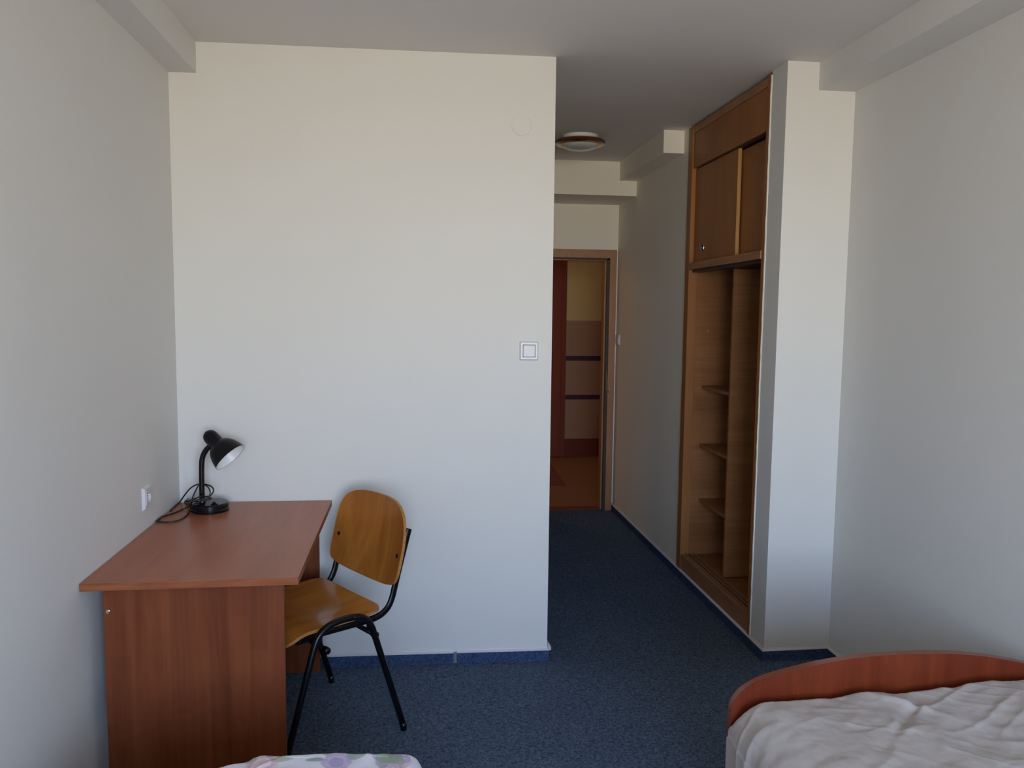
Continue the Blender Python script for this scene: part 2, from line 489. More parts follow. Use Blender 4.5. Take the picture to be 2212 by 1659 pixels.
bb = baseboard('baseboard_back', 'blue carpet skirting with white lip under the switch wall, split by a joint',
               [(wp(XL), wp(gapx0), nb), (wp(gapx1), wp(XC + 0.006), nb)])
bm = bmesh.new()
a_box(bm, (gapx0, DY(gapx0) - 0.006, 0.0), (gapx1, DY(gapx1) + 0.002, 0.050))
tag(new_obj('joint_backing', bm, M['grey_backing'], bb), 'grey backing strip showing in the skirting joint')
# broken lip standing off the wall corner
bm = bmesh.new()
a_prism(bm, [(XC + 0.001, DY(XC) - 0.012), (XC + 0.018, DY(XC) - 0.004), (XC + 0.018, DY(XC) + 0.03), (XC + 0.001, DY(XC) + 0.03)], 0.047, 0.060)
vsx = [v for v in bm.verts if v.co.z > 0.055 and v.co.x < XC + 0.01]
for v in vsx: v.co.z = 0.088
new_obj('corner_clip', bm, M['bead'], bb)
baseboard('baseboard_left', 'blue carpet skirting with white lip along the desk wall', [((XL, RY), (XL, DY(XL)), (1, 0))])
baseboard('baseboard_passage', 'blue carpet skirting with white lip below the wardrobe and passage wall', [((XP, PY - 0.010), (XP, FY), (-1, 0))])
baseboard('baseboard_pillar', 'short blue carpet skirting at the foot of the white wall end', [((XP - 0.010, PY), (XR, PY), (0, -1))])
baseboard('baseboard_right', 'blue carpet skirting with white lip behind the footboard', [((XR, RY), (XR, PY), (-1, 0))])
baseboard('baseboard_end', 'tiny piece of skirting right of the door frame', [((1.571, FY), (XP, FY), (0, -1))])

# ------------------------------------------------------------------ doorway
dr = thing('door_1', 'open doorway with light brown wooden frame at passage end', 'doorway', ((DX0 + DX1) / 2, FY, 0), kind='structure')
AW = 0.058
xr0, xr1 = DX1 - 0.013, DX1 + 0.041        # right architrave
for xa, xb in ((xr0, xr1), (DX0 - 0.041, DX0 + 0.013)):
    box('architrave', (xa, FY - 0.014, 0), (xb, FY, DZ + 0.005), M['door_frame'], dr, 0.002)
box('head_architrave', (DX0 - 0.041, FY - 0.0142, DZ - 0.005), (xr1, FY, DZ + 0.060), M['robe_y'], dr, 0.002)
for xa, xb in ((DX1 - 0.042, DX1), (DX0, DX0 + 0.042)):
    box('jamb', (xa, FY + 0.035, 0), (xb, FY + 0.115, DZ), M['door_frame'], dr, 0.0015)
for xa, xb in ((DX1 - 0.030, DX1), (DX0, DX0 + 0.030)):
    box('seal_strip', (xa, FY + 0.001, 0), (xb, FY + 0.034, DZ - 0.005), M['seal'], dr)
box('head_jamb', (DX0, FY + 0.035, DZ - 0.022), (DX1, FY + 0.115, DZ), M['door_frame'], dr, 0.0015)
box('head_seal', (DX0, FY + 0.001, DZ - 0.016), (DX1, FY + 0.034, DZ - 0.005), M['seal'], dr)
box('threshold', (DX0 + 0.04, FY + 0.02, 0.0), (DX1 - 0.04, FY + 0.11, 0.008), M['redbrown'], dr, 0.002)
sp = box('strike_plate', (xr0 - 0.012, FY - 0.006, 0.93), (xr0 - 0.001, FY + 0.022, 1.11), M['dark_metal'], dr, 0.001)
bm = bmesh.new(); a_box(bm, (xr0 - 0.010, FY - 0.022, 0.945), (xr0 + 0.010, FY - 0.012, 0.960), 0.002)
new_obj('lip', bm, M['dark_metal'], sp)

# corridor beyond
CY = 8.36
bm = bmesh.new(); a_box(bm, (-1.2, FY + 0.06, -0.12), (4.2, CY + 0.1, 0.0))
struct('floor_corridor', 'ochre brown corridor floor seen through the doorway', 'floor', bm, M['corridor_lino'])
def corridor_wall():
    r0 = thing('wall_corridor', 'ochre and brown painted corridor wall with two purple stripes', 'wall', (1.5, CY, 0), kind='structure')
    box('upper_paint', (-1.2, CY, 1.49), (4.2, CY + 0.1, H), M['yellow_wall'], r0)
    box('wainscot', (-1.2, CY - 0.002, 0.20), (4.2, CY + 0.1, 1.49), M['wainscot'], r0)
    for z0, z1 in ((1.055, 1.108), (0.632, 0.682)):
        box('stripe', (-1.2, CY - 0.005, z0), (4.2, CY - 0.002, z1), M['purple'], r0)
    box('plinth', (-1.2, CY - 0.012, 0.0), (4.2, CY + 0.1, 0.20), M['redbrown'], r0, 0.002)
corridor_wall()
bm = bmesh.new(); a_box(bm, (-1.3, FY + 0.1, 0), (-1.2, CY + 0.1, H)); a_box(bm, (4.2, FY + 0.1, 0), (4.3, CY + 0.1, H))
a_box(bm, (2.35, FY, 0), (4.3, FY + 0.1, H))
struct('wall_corridor_side', 'end walls closing the corridor', 'wall', bm, M['yellow_wall'])
bm = bmesh.new(); a_box(bm, (-1.3, FY + 0.16, H), (4.3, CY + 0.1, H + 0.1))
struct('ceiling_corridor', 'ceiling of the corridor beyond the doorway', 'ceiling', bm, M['ceiling'])
xd1 = px_y(1221.5, 800, CY - 0.04).x
d2 = thing('door_2', 'dark red brown closed door across the corridor', 'door', (xd1 - 0.45, CY, 0), kind='structure')
box('door_leaf', (xd1 - 0.86, CY - 0.045, 0.012), (xd1 - 0.05, CY - 0.013, 2.25), M['redbrown'], d2, 0.002)
box('door_post', (xd1 - 0.05, CY - 0.055, 0.0), (xd1, CY - 0.013, 2.30), M['redbrown'], d2, 0.002)
box('door_post', (xd1 - 0.92, CY - 0.055, 0.0), (xd1 - 0.86, CY - 0.013, 2.30), M['redbrown'], d2, 0.002)
box('door_head', (xd1 - 0.92, CY - 0.055, 2.25), (xd1, CY - 0.013, 2.31), M['redbrown'], d2, 0.002)
bm = bmesh.new()
rp = [px_z(1192, 1005, 0.0), px_z(1224, 1050, 0.0), px_z(1180, 1050, 0.0), px_z(1120, 1050, 0), px_z(1120, 1005, 0.0)]
lo = [bm.verts.new((p_.x, p_.y, 0.0)) for p_ in rp]; hi = [bm.verts.new((p_.x, p_.y, 0.003)) for p_ in rp]
bm.faces.new(lo); bm.faces.new(hi)
for i in range(5): bm.faces.new((lo[i], lo[(i + 1) % 5], hi[(i + 1) % 5], hi[i]))
tag(new_obj('floor_mat', bm, M['dark_lino']), 'dark red brown floor patch in the corridor beyond the doorway', 'mat')

# ------------------------------------------------------------------ wardrobe
rb = thing('built_in_wardrobe', 'tall built in light brown wardrobe, open below with three shelves, sliding doors above', 'wardrobe', (XP, (W0 + W1) / 2, 0.054))
ZB = 0.0545
def rbx(name, a, b, mat='robe', bevel=0.001): return box(name, a, b, M[mat], rb, bevel)
XF = XP - 0.006                    # frame face, slightly proud of the plaster
XB = XP + 0.60
ys0, ys1 = 3.443, 4.392            # inner edges of the stiles
rbx('stile', (XF, W0 + 0.004, ZB + 0.001), (XP + 0.045, ys0, H - 0.012))
rbx('stile', (XF, ys1, ZB + 0.001), (XP + 0.045, W1 - 0.004, H - 0.012))
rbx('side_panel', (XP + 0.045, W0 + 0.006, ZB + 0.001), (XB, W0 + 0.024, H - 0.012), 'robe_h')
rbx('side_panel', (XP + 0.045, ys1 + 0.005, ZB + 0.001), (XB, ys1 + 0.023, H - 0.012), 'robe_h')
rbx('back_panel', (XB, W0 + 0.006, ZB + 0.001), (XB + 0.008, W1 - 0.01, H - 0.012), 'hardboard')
rbx('top_panel', (XP + 0.002, ys0, 2.392), (XP + 0.020, ys1, 2.585), 'robe')
rbx('top_rail', (XP - 0.004, ys0, 2.585), (XP + 0.022, ys1, H - 0.018), 'robe_y')
rbx('head_track', (XP + 0.022, ys0, 2.387), (XP + 0.075, ys1, 2.392), 'track')
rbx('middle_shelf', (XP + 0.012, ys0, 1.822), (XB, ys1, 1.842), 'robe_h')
rbx('middle_rail', (XP - 0.012, ys0 - 0.002, 1.820), (XP + 0.012, ys1 + 0.002, 1.858), 'robe_y')
rbx('lower_track', (XP + 0.014, ys0, 1.805), (XP + 0.070, ys1, 1.821), 'track')
# sliding doors of the upper compartment: far one in front, near one behind
def slide_door(xa, ya, yb, z0, z1, pull_y):
    d_ = rbx('sliding_door', (xa, ya, z0), (xa + 0.018, yb, z1), 'robe')
    box('edge_band_lit', (xa, ya - 0.0015, z0), (xa + 0.018, ya + 0.0005, z1), M['robe_edge'], d_)
    if pull_y is not None:
        mm = TR((xa, pull_y, 1.935)) @ Matrix.Rotation(math.radians(-90), 4, 'Y') @ Matrix.Scale(0.8, 4, (0, 1, 0))
        pr = [(0.0, 0.0006), (0.0215, 0.0006), (0.0225, 0.003), (0.0245, 0.0040), (0.0262, 0.0025), (0.0268, 0.0), (0.0, -0.002)]
        tag(lathe('finger_pull', pr[1:], M['chrome'], d_, mm, 32), 'round chrome finger pull')
        tag(lathe('pull_recess', [(0, 0.0012), (0.0212, 0.0012), (0.0212, 0.0)], M['hole'], d_, mm, 24), 'dark recess of the pull')
slide_door(XP + 0.018, 3.800, ys1 - 0.004, 1.858, 2.386, 4.25)
slide_door(XP + 0.044, ys0, 3.86, 1.858, 2.378, None)
# open compartment below
yd = 3.955
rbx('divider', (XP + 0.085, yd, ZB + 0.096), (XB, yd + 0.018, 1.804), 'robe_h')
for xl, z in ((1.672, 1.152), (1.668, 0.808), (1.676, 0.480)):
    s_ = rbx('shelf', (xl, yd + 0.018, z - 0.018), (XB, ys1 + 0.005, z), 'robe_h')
    box('shelf_support', (xl + 0.04, ys1 - 0.006, z - 0.030), (xl + 0.075, ys1 + 0.005, z - 0.018), M['redbrown'], s_, 0.002)
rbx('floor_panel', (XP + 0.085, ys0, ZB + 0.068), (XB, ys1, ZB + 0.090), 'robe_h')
rbx('kick_board', (XP - 0.003, ys0, ZB + 0.001), (XP + 0.016, ys1, ZB + 0.092), 'robe_y')
rbx('bottom_rail', (XP + 0.016, ys0, ZB + 0.060), (XP + 0.085, ys1, ZB + 0.088), 'robe_y', 0.0)
for xa in (XP + 0.024, XP + 0.048, XP + 0.074):
    rbx('guide_rib', (xa, ys0, ZB + 0.088), (xa + 0.006, ys1, ZB + 0.098), 'robe_y', 0.0015)
for xa in (XP + 0.030, XP + 0.054):
    rbx('guide_groove', (xa + 0.002, ys0, ZB + 0.0882), (xa + 0.016, ys1, ZB + 0.0888), 'track', 0.0)
for zc in (1.45, 0.35, 2.2):
    pass
# small paper scrap on the far side panel
pt = px_y(1530, 715, ys1 + 0.004)
bm = bmesh.new(); a_box(bm, (pt.x - 0.006, ys1 + 0.0035, pt.z - 0.0012), (pt.x + 0.005, ys1 + 0.0055, pt.z + 0.0012))
tag(new_obj('paint_fleck', bm, M['white_plastic'], rb), 'tiny white fleck')
# ragged plaster edge beside the near stile (belongs to the wall)
def ragged(name, label, y, side):
    bm = bmesh.new()
    n = 150
    prev = None
    for i in range(n + 1):
        z = ZB + 0.002 + (H - 0.02 - ZB) * i / n
        wv = 0.004 + 0.0035 * max(0, noise.noise(Vector((0, y, z * 9)))) + 0.0022 * noise.noise(Vector((3, y, z * 40)))
        d_ = 0.0055 + 0.0015 * noise.noise(Vector((7, y, z * 25)))
        cur = [bm.verts.new((XP + 0.001, y, z)), bm.verts.new((XP - d_, y, z)), bm.verts.new((XP - d_, y - side * wv, z)), bm.verts.new((XP + 0.001, y - side * (wv + 0.001), z))]
        if prev:
            for k in range(4):
                bm.faces.new((prev[k], prev[(k + 1) % 4], cur[(k + 1) % 4], cur[k]))
        else: bm.faces.new(cur)
        prev = cur
    bm.faces.new(prev)
    return tag(new_obj(name, bm, M['cream_gap']), label, 'trim', kind='structure')
ragged('trim_5', 'ragged cream plaster edge along the near side of the wardrobe', W0 + 0.003, 1)
ragged('trim_6', 'thin plaster edge along the far side of the wardrobe', W1 - 0.003, -1)

# ------------------------------------------------------------------ ceiling lamp
LC = Vector((1.005, 4.80, H - 0.003))
cl_ = thing('ceiling_lamp', 'round ceiling lamp with dark red ring, brass band and frosted glass in the passage', 'lamp', LC)
mm = TR(LC)
lathe('lamp_base', [(0, 0), (0.108, 0), (0.108, -0.020), (0.118, -0.030), (0.0, -0.030)], M['lamp_base'], cl_, mm, 56)
lathe('wooden_ring', [(0.116, -0.028), (0.145, -0.028), (0.155, -0.034), (0.1565, -0.042), (0.150, -0.050), (0.134, -0.052), (0.128, -0.048), (0.118, -0.040)], M['rim'], cl_, mm, 72, True)
lathe('brass_ring', [(0.112, -0.042), (0.129, -0.046), (0.134, -0.0525), (0.128, -0.057), (0.118, -0.057), (0.112, -0.050)], M['brass'], cl_, mm, 72, True)
gp = [(0.1185 * math.cos(a_), -0.046 - 0.040 * math.sin(a_)) for a_ in [math.pi / 2 * k / 12 for k in range(13)]]
gp[-1] = (0.0, gp[-1][1])
lathe('glass_dome', [(0.1, -0.040)] + gp, M['frosted'], cl_, mm, 56)
lathe('finial', [(0, -0.0525), (0.003, -0.053), (0.004, -0.056), (0, -0.058)], M['chrome'], cl_, TR(LC + Vector((0.0, -0.142, 0.0))), 12)

# ------------------------------------------------------------------ switches, cover and socket
def wall_frame(o, n_):
    """matrix: local x to the right, y up, z out of the wall along n_"""
    n_ = Vector(n_).normalized(); u_ = Vector((0, 0, 1)); r_ = u_.cross(n_)
    mt_ = Matrix((r_, u_, n_)).transposed().to_4x4(); mt_.translation = o
    return mt_
def lbox(bm, mt_, a, b, bevel=0.0, seg=3):
    bm2 = bmesh.new(); a_box(bm2, a, b, bevel, seg)
    bm2.transform(mt_)
    me = bpy.data.meshes.new('tmp'); bm2.to_mesh(me); bm2.free(); bm.from_mesh(me); bpy.data.meshes.remove(me)
def lobj(name, mt_, a, b, mat, parent, bevel=0.0, seg=3):
    bm = bmesh.new(); lbox(bm, mt_, a, b, bevel, seg)
    return new_obj(name, bm, mat, parent)
def frustum(name, mt_, w0, w1, z0, z1, hole, mat, parent):
    """square plate with sloping sides and a square hole"""
    bm = bmesh.new()
    rings = [[(-s_, -s_), (s_, -s_), (s_, s_), (-s_, s_)] for s_ in (w0, w1, hole, hole)]
    zs = (z0, z1, z1, z0)
    R_ = [[bm.verts.new(mt_ @ Vector((x_, y_, z_))) for x_, y_ in ring] for ring, z_ in zip(rings, zs)]
    for i in range(4):
        A, B = R_[i], R_[(i + 1) % 4]
        for k in range(4): bm.faces.new((A[k], A[(k + 1) % 4], B[(k + 1) % 4], B[k]))
    return new_obj(name, bm, mat, parent)
def switch(loc, nrm, label, tilt=2.0):
    s_ = thing('light_switch', label, 'light switch', loc)
    mt_ = wall_frame(loc, nrm)
    frustum('cover_plate', mt_, 0.0415, 0.036, 0.0, 0.010, 0.0278, M['white_plastic'], s_)
    lobj('shadow_gap', mt_, (-0.0278, -0.0278, 0.0), (0.0278, 0.0278, 0.004), M['hole'], s_)
    mr_ = mt_ @ Matrix.Rotation(math.radians(tilt), 4, 'X')
    lobj('rocker', mr_, (-0.0262, -0.0262, 0.002), (0.0262, 0.0262, 0.0125), M['white_plastic'], s_, 0.003)
sc_ = px_y(1142.5, 758, DY(0.5))
sc_.y = DY(sc_.x)
switch(sc_, (KS, -1, 0), 'square white light switch on the wall left of the passage')
switch(Vector((XP, 5.935, 1.365)), (-1, 0, 0), 'small white light switch beside the distant door frame', -2)
cc = px_y(1127.3, 271, DY(0.46)); cc.y = DY(cc.x)
mt_ = wall_frame(cc, (KS, -1, 0))
o = lathe('junction_cover', [(0, 0.0012), (0.040, 0.0012), (0.0418, 0.0022), (0.0430, 0.0022), (0.0436, 0.0), (0, 0.0)], M['wall'], None, mt_, 64, ang=20)
tag(o, 'round painted over box cover high on the wall beside the passage', 'cover plate')
so = Vector((XL, 3.003, 0.866))
sk = thing('power_socket', 'white wall socket above the desk edge on left wall', 'socket', so)
mt_ = wall_frame(so, (1, 0, 0))
frustum('cover_plate', mt_, 0.0425, 0.036, 0.0, 0.011, 0.027, M['white_plastic'], sk)
bm = bmesh.new()
a_lathe(bm, [(0.0385, 0.0), (0.0385, 0.0)], mt_, 4) if False else None
# square insert with a round well
ringo = []
for k in range(32):
    a_ = 2 * math.pi * k / 32
    c_, s__ = math.cos(a_), math.sin(a_)
    q_ = 0.0268 / max(abs(c_), abs(s__))
    ringo.append((c_, s__, q_))
levels = [(None, 0.000), (None, 0.0125), (0.0195, 0.0125), (0.0185, 0.002), (0.0, 0.002)]
rings = []
for rr, z_ in levels:
    if rr == 0.0: rings.append([bm.verts.new(mt_ @ Vector((0, 0, z_)))] * 32)
    else: rings.append([bm.verts.new(mt_ @ Vector((c_ * (rr or q_), s__ * (rr or q_), z_))) for c_, s__, q_ in ringo])
for i in range(len(rings) - 1):
    for k in range(32):
        k2 = (k + 1) % 32
        if rings[i + 1][k] is rings[i + 1][k2]: bm.faces.new((rings[i][k], rings[i][k2], rings[i + 1][k]))
        else: bm.faces.new((rings[i][k], rings[i][k2], rings[i + 1][k2], rings[i + 1][k]))
new_obj('socket_insert', bm, M['white_plastic'], sk)
for dx in (-0.0095, 0.0095):
    lathe('pin_hole', [(0, 0.0026), (0.0026, 0.0026), (0.0026, 0.0015)], M['hole'], sk, mt_ @ TR((dx, -0.001, 0)), 12)
lathe('earth_pin', [(0.0024, 0.002), (0.0024, 0.013), (0.001, 0.015), (0, 0.015)], M['chrome'], sk, mt_ @ TR((0, 0.0105, 0)), 12)

# ------------------------------------------------------------------ desk
DN, DF, DR, ZD = 2.402, 3.402, -0.351, 0.747
dk = thing('desk', 'reddish brown laminate desk standing against the left wall under the lamp', 'desk', (-0.67, 2.9, 0))
bm = bmesh.new()
a_box(bm, (XL + 0.002, DN, ZD - 0.024), (DR, DF, ZD), 0.0012, 2)
for f in bm.faces:
    if abs(f.normal.z) < 0.5: f.material_index = 1
tp = new_obj('tabletop', bm, None, dk, mats=[M['desk_top'], M['desk_edge']])
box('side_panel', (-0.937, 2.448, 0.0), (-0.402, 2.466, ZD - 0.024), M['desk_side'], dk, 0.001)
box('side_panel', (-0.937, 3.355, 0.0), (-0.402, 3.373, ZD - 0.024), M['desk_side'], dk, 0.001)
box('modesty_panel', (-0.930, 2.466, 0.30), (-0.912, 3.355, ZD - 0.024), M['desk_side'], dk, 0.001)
for s_ in (0.62,):
    lathe('cam_screw', [(0, 0.0016), (0.003, 0.0020), (0.0062, 0.0008), (0.0062, 0.0)], M['chrome'], dk,
          wall_frame(Vector((-0.923, 2.448, s_ + 0.022)), (0, -1, 0)), 16)

# ------------------------------------------------------------------ desk lamp
lb = Vector((-0.822, 3.262, ZD + 0.0006))
lp = thing('desk_lamp', 'black gooseneck lamp standing on the back corner of the desk', 'lamp', lb)
lathe('base', [(0.0, 0.0), (0.0725, 0.0), (0.0735, 0.003), (0.0735, 0.010), (0.0715, 0.012), (0.0715, 0.029), (0.0695, 0.0325), (0.067, 0.0345), (0.0, 0.0350)], M['black_plastic'], lp, TR(lb), 64, ang=22)
sw_ = box('switch', (-0.808, 3.215, ZD + 0.034), (-0.783, 3.232, ZD + 0.039), M['black_plastic'], lp, 0.001)
bm = bmesh.new(); a_box(bm, (-0.803, 3.218, ZD + 0.038), (-0.790, 3.229, ZD + 0.045), 0.002)
new_obj('rocker', bm, M['black_plastic'], sw_)
rd = (px_y(496.2, 985.9, 3.245) - CAMP).normalized()
rx = (RI - rd * RI.dot(rd)).normalized(); ry = (UP - rd * UP.dot(rd)); ry = (ry - rx * ry.dot(rx)).normalized()
axis = (0.965 * (0.685 * rx - 0.728 * ry) - 0.26 * rd).normalized()
mc = px_y(496.4, 986.9, 3.245)                    # centre of the shade's mouth
L0 = 0.144
tip = mc - axis * L0
stem = [(-0.853, 3.262, ZD + 0.030), (-0.853, 3.263, 0.86), (-0.852, 3.264, 0.93), (-0.848, 3.265, 0.965)]
nk = tip + axis * 0.058
stem += [px_y(444, 974, 3.265), px_y(452, 965, 3.264), px_y(460, 958, 3.263)]
sp_ = smooth_path(stem, 14)
bm = bmesh.new()
a_tube(bm, sp_, [0.0108 + 0.0004 * math.sin(i * 2.6) for i in range(len(sp_))], 16)
new_obj('gooseneck', bm, M['black_metal'], lp, True)
lathe('collar', [(0, 0), (0.0145, 0), (0.0145, 0.006), (0.012, 0.012), (0, 0.012)], M['black_plastic'], lp, TR((-0.853, 3.262, ZD + 0.034)), 20)
q = Vector((0, 0, 1)).rotation_difference(axis)
ml = TR(tip) @ q.to_matrix().to_4x4()
hd = lathe('lamp_shade', [(0, 0), (0.009, 0.002), (0.018, 0.007), (0.0245, 0.014), (0.0285, 0.024), (0.0298, 0.036), (0.0305, 0.068), (0.0335, 0.071), (0.0425, 0.078), (0.050, 0.087), (0.0565, 0.098), (0.0620, 0.112), (0.0662, 0.128), (0.0695, 0.147),
                           (0.0685, 0.1472), (0.0650, 0.1285), (0.0606, 0.1125), (0.0550, 0.099), (0.0485, 0.0885), (0.0405, 0.0795), (0.030, 0.074), (0.0, 0.074)], M['black_satin'], lp, ml, 56)
lathe('shade_lining', [(0.0683, 0.1465), (0.0645, 0.128), (0.0600, 0.1125), (0.0544, 0.0995), (0.0478, 0.089), (0.0398, 0.080), (0.029, 0.0745), (0.0, 0.0745)], M['shade_in'], lp, ml, 56)
lathe('bulb_socket', [(0, 0.075), (0.017, 0.075), (0.017, 0.098), (0.0, 0.098)], M['shade_in'], lp, ml, 24)
# cord: loops thrown round the foot of the lamp
def cz(px, py, dz=0.0): return px_z(px, py, ZD + 0.0040 + dz)
def cy(px, py, y): return px_y(px, py, y)
cord = [Vector((XL + 0.012, 3.25, ZD + 0.003)), cz(389, 1083), cy(394, 1076, 3.30), cy(409, 1057, 3.29), cy(422, 1048, 3.285), cy(434, 1045.5, 3.285), cy(447, 1047, 3.28), cy(458, 1052, 3.26),
        cy(461, 1061, 3.235), cy(454, 1071, 3.20), cy(441, 1078.5, 3.175), cy(424, 1087, 3.15), cz(402, 1097, 0.004), cz(375, 1108.5), cz(352, 1115.5), cz(338, 1120.5), cz(335, 1125), cz(345, 1127.2), cz(368, 1127.3), cz(388, 1123), cz(403, 1113),
        cz(412, 1099, 0.001), cy(413.5, 1084, 3.16), cy(418, 1070, 3.19), cy(424, 1057, 3.23), cy(430, 1047.5, 3.28)]
cord += [cy(440, 1046.5, 3.30), cy(450, 1053, 3.30), cy(454, 1064, 3.29), cy(450, 1072, 3.235), cy(436, 1072, 3.20), cy(418, 1078, 3.18), cz(402, 1081, .004), cz(390, 1077.5, .003), cz(392, 1074.5, .003), cz(404, 1077.5, .004),
         cy(420, 1081, 3.17), cy(440, 1081, 3.16), cy(454, 1078, 3.165), cy(455, 1075.5, 3.18), cy(441, 1077.5, 3.175), cy(420, 1083, 3.165), cz(402, 1087), cz(399, 1084.5), cz(410, 1083, .003), cy(432, 1078.5, 3.20), Vector((-0.868, 3.215, ZD + 0.04)), Vector((-0.852, 3.235, ZD + 0.036))]
bm = bmesh.new(); 
cpts = smooth_path(cord, 7)
for p_ in cpts:
    p_.z = max(p_.z, ZD + 0.0036); p_.x = max(p_.x, XL + 0.006 + 0.0)
    if (p_.xy - Vector((lb.x, lb.y))).length < 0.078: p_.z = max(p_.z, ZD + 0.0405)
a_tube(bm, cpts, 0.0030, 8)
new_obj('power_cord', bm, M['black_cable'], lp, True)

# ------------------------------------------------------------------ chair (built in its own frame: x forward, y lateral, origin on the floor between the rear feet)
N_ = Vector((-0.036, 2.843, 0)); FR_ = Vector((-0.343, 3.257, 0))
O_ = (N_ + FR_) / 2
lat = (FR_ - N_).normalized()
U_ = Vector((-lat.y, lat.x, 0))
if U_.x > 0: U_ = -U_
ang = math.atan2(U_.y, U_.x)
ch = thing('chair', 'plywood chair with black tubular frame pushed up to the desk', 'chair')
HW = 0.2577
def chobj(name, bm, mat, smooth=True, mats=None, parent=None):
    me_p = parent or ch
    o = new_obj(name, bm, mat, None, smooth, mats)
    o.parent = me_p
    return o
# lateral sign: local +y must be left of forward; near side (towards camera) is s = -HW along lat
yaxis = Vector((-U_.y, U_.x, 0))
sg = 1 if yaxis.dot(lat) > 0 else -1
def cp(f_, s_, z_): return Vector((f_, sg * s_, z_))
for sd in (-1, 1):
    s_ = sd * HW
    front = [(0.500, 0.012), (0.466, 0.110), (0.369, 0.417), (0.352, 0.452), (0.325, 0.476), (0.290, 0.488), (0.250, 0.491), (0.215, 0.489)]
    rear = [(0.215, 0.489), (0.180, 0.480), (0.152, 0.460), (0.134, 0.430), (0.062, 0.204), (0.002, 0.012)]
    for pr in (front, rear):
        pts_ = [cp(f_, s_ * (1 - 0.03 * min(1, z_ / 0.45) * 1.0), z_) for f_, z_ in pr]
        P2 = []
        if pr is front: P2 = [pts_[0], pts_[1]] + smooth_path(pts_[2:], 6)
        else: P2 = smooth_path(pts_[:4], 6) + pts_[4:]
        bm = bmesh.new(); a_tube(bm, P2, 0.0118, 16)
        lg = chobj('leg', bm, M['black_metal'])
        bm = bmesh.new()
        e_ = pts_[0] if pr is front else pts_[-1]
        e2 = pts_[1] if pr is front else pts_[-2]
        dv = (e2 - e_).normalized()
        a_tube(bm, [Vector((e_.x, e_.y, 0)), e_, e_ + dv * 0.02], [0.012, 0.0126, 0.0126], 16)
        chobj('foot_cap', bm, M['black_plastic'], parent=lg)
    # seat rail continuing as back upright
    sr = sd * 0.205
    up_ = [(0.40, 0.447), (0.30, 0.445), (0.20, 0.442), (0.117, 0.440), (0.085, 0.442), (0.058, 0.450), (0.033, 0.468), (0.016, 0.498), (0.003, 0.540), (-0.018, 0.610), (-0.058, 0.736), (-0.060, 0.742)]
    bm = bmesh.new()
    a_tube(bm, smooth_path([cp(f_, sr, z_) for f_, z_ in up_], 5), 0.0085, 16, rz=0.013)
    chobj('back_upright', bm, M['black_metal'])
    bm = bmesh.new(); a_box(bm, tuple(min(a, b) for a, b in zip(cp(0.36, sr - 0.010, 0.430), cp(0.41, sr + 0.010, 0.460))), tuple(max(a, b) for a, b in zip(cp(0.36, sr - 0.010, 0.430), cp(0.41, sr + 0.010, 0.460))), 0.004)
    chobj('rail_cap', bm, M['black_plastic'])
for f_, z_ in ((0.318, 0.398), (0.120, 0.398)):
    bm = bmesh.new(); a_tube(bm, [cp(f_, -HW + 0.004, z_), cp(f_, HW - 0.004, z_)], 0.009, 14)
    cb_ = chobj('crossbar', bm, M['black_metal'])
    for sd in (-1, 1):
        bm = bmesh.new(); a_tube(bm, [cp(f_, sd * (HW - 0.022), z_), cp(f_, sd * (HW - 0.002), z_), cp(f_, sd * (HW + 0.002), z_)], [0.0125, 0.0125, 0.008], 14)
        chobj('bar_end', bm, M['black_plastic'], parent=cb_)
    for sd in (-1, 1):
        bm = bmesh.new(); a_tube(bm, [cp(f_, sd * 0.205, z_), cp(f_, sd * 0.205, 0.436)], 0.008, 10)
        chobj('bracket', bm, M['black_metal'], parent=cb_)

def sheet(bm, nu, nv, mid, th, keep=None):
    """solid sheet: mid(u, v) -> (point, normal); two skins and a rim"""
    G = [[mid(i / nu, j / nv) for j in range(nv + 1)] for i in range(nu + 1)]
    A = [[bm.verts.new(p_ + n_ * th / 2) for p_, n_ in r_] for r_ in G]
    B = [[bm.verts.new(p_ - n_ * th / 2) for p_, n_ in r_] for r_ in G]
    for i in range(nu):
        for j in range(nv):
            bm.faces.new((A[i][j], A[i + 1][j], A[i + 1][j + 1], A[i][j + 1])).material_index = 0
            bm.faces.new((B[i][j], B[i][j + 1], B[i + 1][j + 1], B[i + 1][j])).material_index = 0
    rim = [(i, 0) for i in range(nu)] + [(nu, j) for j in range(nv)] + [(i, nv) for i in range(nu, 0, -1)] + [(0, j) for j in range(nv, 0, -1)]
    for k in range(len(rim)):
        a_, b_ = rim[k], rim[(k + 1) % len(rim)]
        bm.faces.new((A[a_[0]][a_[1]], A[b_[0]][b_[1]], B[b_[0]][b_[1]], B[a_[0]][a_[1]])).material_index = 1
def numnorm(fn, u, v, e=1e-3):
    a = fn(min(u + e, 1), v) - fn(max(u - e, 0), v)
    b = fn(u, min(v + e, 1)) - fn(u, max(v - e, 0))
    n_ = a.cross(b)
    return n_.normalized() if n_.length > 0 else Vector((0, 0, 1))
def sq2round(u, v, n_=3.4):
    """map the unit square to a superellipse-like rounded square in [-1,1]^2"""
    x, y = 2 * u - 1, 2 * v - 1
    r_ = max(abs(x), abs(y))
    if r_ < 1e-6: return 0.0, 0.0
    d_ = (abs(x / r_) ** n_ + abs(y / r_) ** n_) ** (1 / n_)
    return x / d_, y / d_
